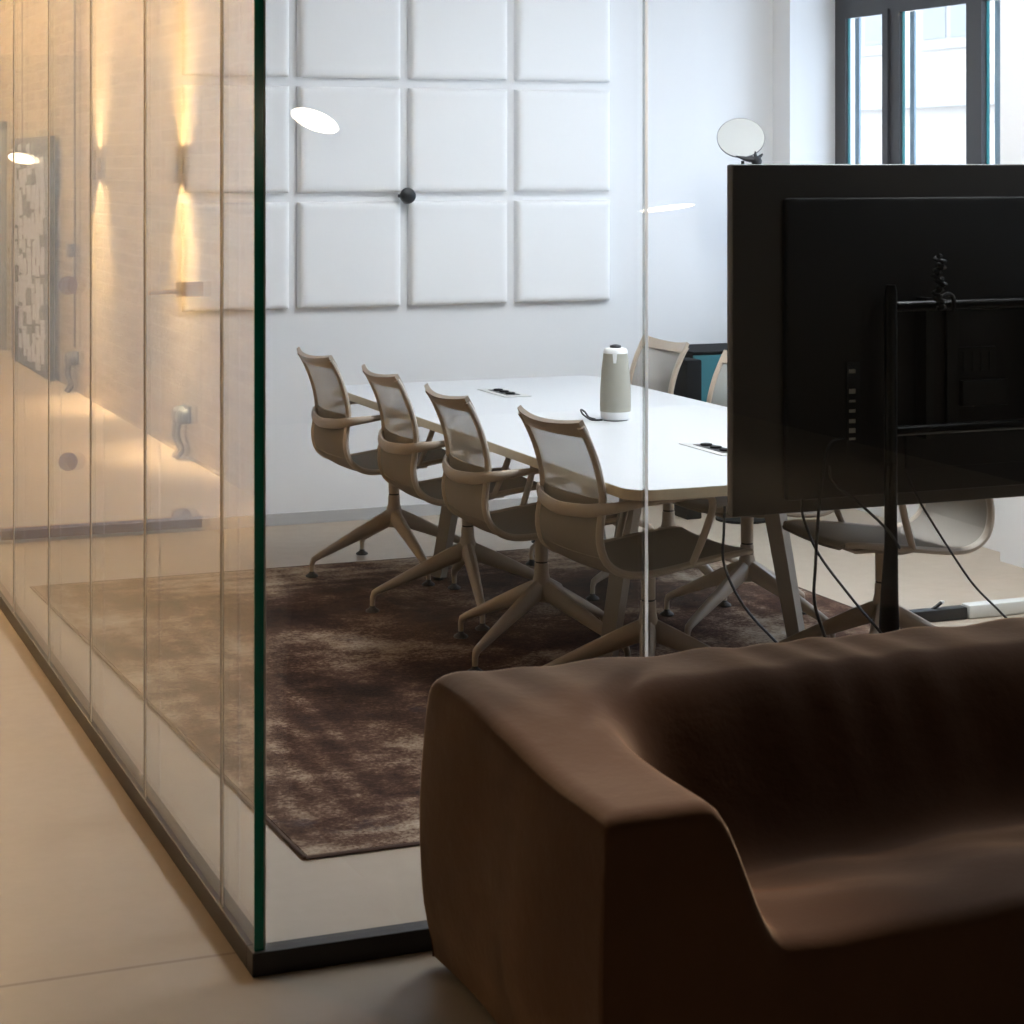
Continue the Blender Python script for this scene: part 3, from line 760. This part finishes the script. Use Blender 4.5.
# ------------------------------------------------------------------ corridor: wall lights, pipe, sockets, door, painting
def sconce(y, label, power=230):
    t = empty('wall_light', (BRX, y, 1.70), label=label, cat='wall light', group='up and down wall lights on the brick wall')
    MB().box(0, .025, -.03, .03, -.05, .05, .004).build('back_plate', M['sconce'], t)
    MB().tube([(.065, 0, -.105), (.065, 0, .105)], .036, seg=20, ref=(0, 1, 0), cap=False).tube([(.065, 0, -.105), (.065, 0, .105)], .033, seg=20, ref=(0, 1, 0), cap=False).build('shade', M['sconce'], t)
    for sg in (-1, 1):
        MB().lathe([(.004, 0), (.024, .004), (.026, .012), (.02, .02)], 16, Matrix.Translation((.065, 0, sg*.085-.01))).build('bulb', M['warm_bulb'], t)
        l = bpy.data.lights.new('lamp', 'SPOT'); l.energy = power*(1.25 if sg < 0 else 1); l.color = (1, .72, .40); l.spot_size = R(105); l.spot_blend = 1.; l.shadow_soft_size = .03
        lo = bpy.data.objects.new('lamp', l); COL.objects.link(lo); lo.parent = t; lo.location = (.06, 0, sg*.115); lo.rotation_euler = (0, R(180-30 if sg > 0 else 30), 0)
sconce(11.88, 'up and down wall light on brick wall, its bright glow nearest the glass corner')
sconce(14.52, 'up and down wall light on brick wall, second glow from the corner')
sconce(9.24, 'up and down wall light on brick wall, nearest of the row to the glass door', 60)
MB().tube([(BRX+.012, 15.49, .33), (BRX+.012, 15.49, H)], .008, seg=8, ref=(0, 1, 0)).build('conduit', M['pipe'])
tag(bpy.data.objects['conduit'], 'thin dark vertical conduit pipe on the brick wall', 'pipe')
t = empty('junction_box', (BRX+.02, 15.49, 1.06), label='small dark junction box on the conduit pipe', cat='junction box')
MB().box(.002, .05, -.045, .045, -.05, .05, .008).build('body', M['pipe'], t)
def socket(y, label):
    t = empty('wall_socket', (BRX, y, .26), label=label, cat='socket', group='plugged sockets low on the brick wall')
    MB().box(.001, .02, -.09, .09, -.05, .05, .006).build('plate', M['socket'], t)
    for yy, rr_ in ((-.045, .045), (.05, .052)):
        pl = MB().lathe([(rr_, .02), (rr_, .06), (rr_*.7, .08)], 16, Matrix.Rotation(R(90), 4, 'Y')).build('plug', M['socket'], t); pl.location = (0, yy, -.01)
        MB().tube([(.06, yy, -.03), (.07, yy+.01, -.12), (.05, yy-.02, -.2), (.07, yy+.03, -.252)], .014, seg=8, n=4).build('lead', M['socket'], t)
socket(11.73, 'dark double socket with plugs and hanging leads low on brick wall near the glass corner')
socket(15.45, 'dark double socket with plugs and hanging leads at the foot of the conduit pipe')
# leaning painting
t = empty('painting', (BRX, 17.35, 0), label='large dark grey painting with white brush dabs leaning on the brick wall', cat='painting')
MB().box(.03, .07, -1.06, 1.06, .0, 1.93, .004).build('canvas', M['art_grey'], t, smooth=False)
mb = MB(); rnd = random.Random(5)
for c in range(9):
    for r in range(15):
        if rnd.random() < .16: continue
        y = -.95+.24*c+rnd.uniform(-.05, .05); z = .10+.122*r+rnd.uniform(-.03, .03)+.05*(c % 2)
        w_, h_ = rnd.uniform(.08, .16), rnd.uniform(.05, .09)
        if z+h_ > 1.9 or z-h_ < .03 or abs(y)+w_ > 1.03: continue
        sk = .02
        pl = [(y-w_, z-h_*.9), (y+w_*.8, z-h_), (y+w_, z+h_*.8), (y-w_*.8+sk, z+h_)]
        tmp = bmesh.new(); a = [tmp.verts.new((.0705, p[0], p[1])) for p in pl]; b = [tmp.verts.new((.074, p[0], p[1])) for p in pl]
        tmp.faces.new(b); tmp.faces.new(a[::-1])
        for k in range(4): tmp.faces.new((a[k], a[(k+1) % 4], b[(k+1) % 4], b[k]))
        mb.add(tmp)
mb.build('brush_dabs', M['art_white'], t, smooth=False)
# pale door at the end of the brick wall
t = empty('door_1', (BRX, 19.75, 0), kind='structure')
MB().box(.001, .03, -.46, .46, .01, 2.02, .002).build('door_leaf', M['door_paint'], t, smooth=False)
f = MB().box(.001, .05, -.56, -.465, 0, 2.10).box(.001, .05, .465, .56, 0, 2.10).box(.001, .05, -.56, .56, 2.025, 2.10); f.build('door_frame', M['door_frame'], t, smooth=False)
MB().tube([(.03, -.38, 1.02), (.07, -.38, 1.02), (.075, -.30, 1.02)], .009, seg=8).build('door_handle', M['brass'], t)
# glass door standing across the corridor, brass lever and brown discs
t = empty('glass_door', (.90, 9.46, 0), label='frameless glass door with brass lock and brown bottom rail across the corridor', cat='door')
MB().box(-.92, 0, -.005, .005, .062, 2.20).build('pane', M['window_glass'], t, smooth=False)
MB().box(-.92, 0, -.018, .018, .006, .060, .002).build('bottom_rail', M['bronze'], t, smooth=False)
MB().lathe([(.045, -.022), (.045, .022)], 24, Matrix.Translation((-.825, 0, .058)) @ Matrix.Rotation(R(90), 4, 'X')).build('pivot_cover', M['bronze'], t)
lk = MB().box(-.925, -.795, -.024, .024, 1.085, 1.155, .004).build('lock_case', M['brass'], t, smooth=False)
MB().tube([(-.80, -.045, 1.112), (-.74, -.05, 1.112), (-.66, -.05, 1.108)], [.014, .011, .009], seg=10, n=4).tube([(-.81, -.02, 1.112), (-.80, -.05, 1.112)], .012, seg=10).build('lever', M['brass'], lk)
for z in (1.15, .345):
    MB().lathe([(.043, .006), (.043, .012), (.03, .014)], 24, Matrix.Translation((-.30, 0, z)) @ Matrix.Rotation(R(90), 4, 'X')).build('disc_sticker', M['leather'], t)

# ------------------------------------------------------------------ disc pendants in the hall, seen mirrored in the glass
def pendant(loc, n, r, label, glow='disc_warm'):
    t = empty('pendant_lamp', loc, 0, label, 'pendant lamp', 'round disc lamps mirrored in the glass')
    n = Vector(n).normalized(); q = Vector((0, 0, 1)).rotation_difference(n).to_matrix().to_4x4()
    MB().lathe([(r*.98, -.001), (r*.98, .003)], 36, q).build('diffuser', M[glow], t)
    MB().lathe([(r, .0015), (r, -.012), (r*.6, -.03), (.02, -.04)], 36, q).build('housing', M['pipe'], t)
    top = q @ Vector((0, 0, -.036))
    MB().tube([top, top+Vector((0, 0, H-loc[2]-top.z))], .003, seg=6, ref=(0, 1, 0)).build('flex', M['pipe'], t)
VW, RT, UP = Vector((.3697, .9291, 0)), Vector((.9291, -.3697, 0)), Vector((0, 0, 1))
def disc_normal(ratio, tilt, flip):
    a = R(tilt); n = VW*-ratio-(RT*math.sin(a)+UP*math.cos(a))*math.sqrt(1-ratio*ratio)
    return Vector((-n.x, n.y, n.z)) if flip == 'x' else Vector((n.x, -n.y, n.z))
pendant((3.09, -2.21, 1.94), disc_normal(.40, 20, 'y'), .134, 'round disc lamp mirrored in the front glass as a white oval over the wall panels')
pendant((4.84, -1.51, 1.47), disc_normal(.10, -7, 'y'), .15, 'round disc lamp mirrored as a thin white sliver beside the bright glass joint')
pendant((-.08, 15.6, 1.75), disc_normal(.42, 6, 'x'), .098, 'round disc lamp mirrored as a warm oval before the dark painting in the left glass', 'disc_dim')

# ------------------------------------------------------------------ fill lights added above the view for room, corridor and sofa
def fill_ceiling_light(name, x, y, sx_, sy__, c, e, label, group):
    t = empty(name, (x, y, H), 0, label, 'ceiling light', group)
    MB().box(-sx_/2-.02, sx_/2+.02, -sy__/2-.02, sy__/2+.02, -.03, -.001, .004).build('housing', M['white_plastic'], t, smooth=False)
    MB().box(-sx_/2, sx_/2, -sy__/2, sy__/2, -.036, -.0305).build('diffuser', emit('glow_'+name, c, e), t, smooth=False)
for x in (3.8,):  # added panels out of view that brighten the meeting room
    for y in (5.2, 6.7):
        fill_ceiling_light('fill_ceiling_light', x, y, .45, 1.4, (.90, .945, 1), ROOM, 'added flat ceiling fill light above the conference table', 'added fill lights over the conference table')
t = empty('fill_spotlight', (2.75, 4.75, H), 0, 'added ceiling fill lamp just behind the front glass', 'fill_spotlight')  # added lamp, unseen, that lights the top of the sofa arm
MB().lathe([(.035, -.001), (.035, -.012), (.01, -.014), (.01, -.06)], 20).build('base', M['white_plastic'], t)
aim = (Vector((1.60, 3.36, .55))-Vector((2.75, 4.75, H-.09))).normalized(); q = Vector((0, 0, -1)).rotation_difference(aim)
qm = Matrix.Translation((0, 0, -.09)) @ q.to_matrix().to_4x4()
MB().lathe([(.030, .05), (.036, .04), (.036, -.05), (.032, -.05), (.031, -.03)], 20, qm).build('head', M['white_plastic'], t)
l = bpy.data.lights.new('beam', 'SPOT'); l.energy = 150; l.color = (1, .80, .58); l.spot_size = R(23); l.spot_blend = 1.; l.shadow_soft_size = .04
lo = bpy.data.objects.new('beam', l); COL.objects.link(lo); lo.parent = t; lo.location = qm @ Vector((0, 0, -.055)); lo.rotation_euler = q.to_euler()
for y in (10.6, 12.4, 14.2, 16.0, 17.8, 19.4):  # added lamps out of view that brighten the mirrored brick wall
    fill_ceiling_light('fill_wall_washer', .78, y, .16, .24, (1, .70, .39), CORR, 'added warm tilted fill lamp under the ceiling of the brick corridor', 'added fill lamps of the brick corridor')
    w_ = [o for o in COL.objects if o.name.startswith('fill_wall_washer') and o.parent is None][-1]
    w_.rotation_euler = (0, R(64), 0); w_.location.z = H-.14
for y in (5.3, 6.9, 8.4):  # added lamps out of view that warm the near corridor floor
    t = empty('fill_downlight', (.42, y, H), 0, 'added warm fill lamp in the corridor ceiling', 'fill_downlight', 'added fill lamps of the corridor ceiling')
    MB().lathe([(.06, -.001), (.06, -.012), (.045, -.012), (.043, -.006)], 24).build('ring', M['white_plastic'], t)
    MB().lathe([(.042, -.0055), (.042, -.0035)], 24).build('lens', M['warm_bulb'], t)
    l = bpy.data.lights.new('beam', 'SPOT'); l.energy = DOWN; l.color = (1, .50, .18); l.spot_size = R(95); l.spot_blend = 1.; l.shadow_soft_size = .05
    lo = bpy.data.objects.new('beam', l); COL.objects.link(lo); lo.parent = t; lo.location = (0, 0, -.03)

# ------------------------------------------------------------------ daylight
wd = bpy.data.worlds.new('overcast_sky'); scn.world = wd; wd.use_nodes = True
bg = wd.node_tree.nodes['Background']; bg.inputs['Color'].default_value = (.66, .79, 1.0, 1); bg.inputs['Strength'].default_value = SKY = 2.6
for n_, (a, b) in enumerate(WIN):
    l = bpy.data.lights.new('daylight_portal', 'AREA'); l.shape = 'RECTANGLE'; l.size = b-a; l.size_y = Z1-Z0
    l.cycles.is_portal = True
    lo = bpy.data.objects.new('daylight_portal', l); COL.objects.link(lo)
    lo.location = (WX+.46, (a+b)/2, (Z0+Z1)/2); lo.rotation_euler = (0, R(90), 0)
    l.size, l.size_y = Z1-Z0, b-a

# ------------------------------------------------------------------ camera
cd = bpy.data.cameras.new('camera'); cam = bpy.data.objects.new('camera', cd); COL.objects.link(cam)
cam.location = (0, 0, 1.70); cam.rotation_euler = (R(90), 0, R(-21.7))
cd.sensor_width = 36; cd.lens = 2050/1024*36; cd.shift_y = (165-512)/1024; cd.clip_end = 200
cd.dof.use_dof = True; cd.dof.focus_distance = 7.0; cd.dof.aperture_fstop = 9
scn.camera = cam
scn.view_settings.view_transform = 'Standard'; scn.view_settings.look = 'None'
scn.view_settings.exposure = 1.47; scn.view_settings.gamma = 1.0; scn.view_settings.use_curve_mapping = False
scn.cycles.use_denoising = True
scn.cycles.max_bounces = 12; scn.cycles.transparent_max_bounces = 24; scn.cycles.diffuse_bounces = 6
scn.cycles.caustics_reflective = False; scn.cycles.caustics_refractive = False
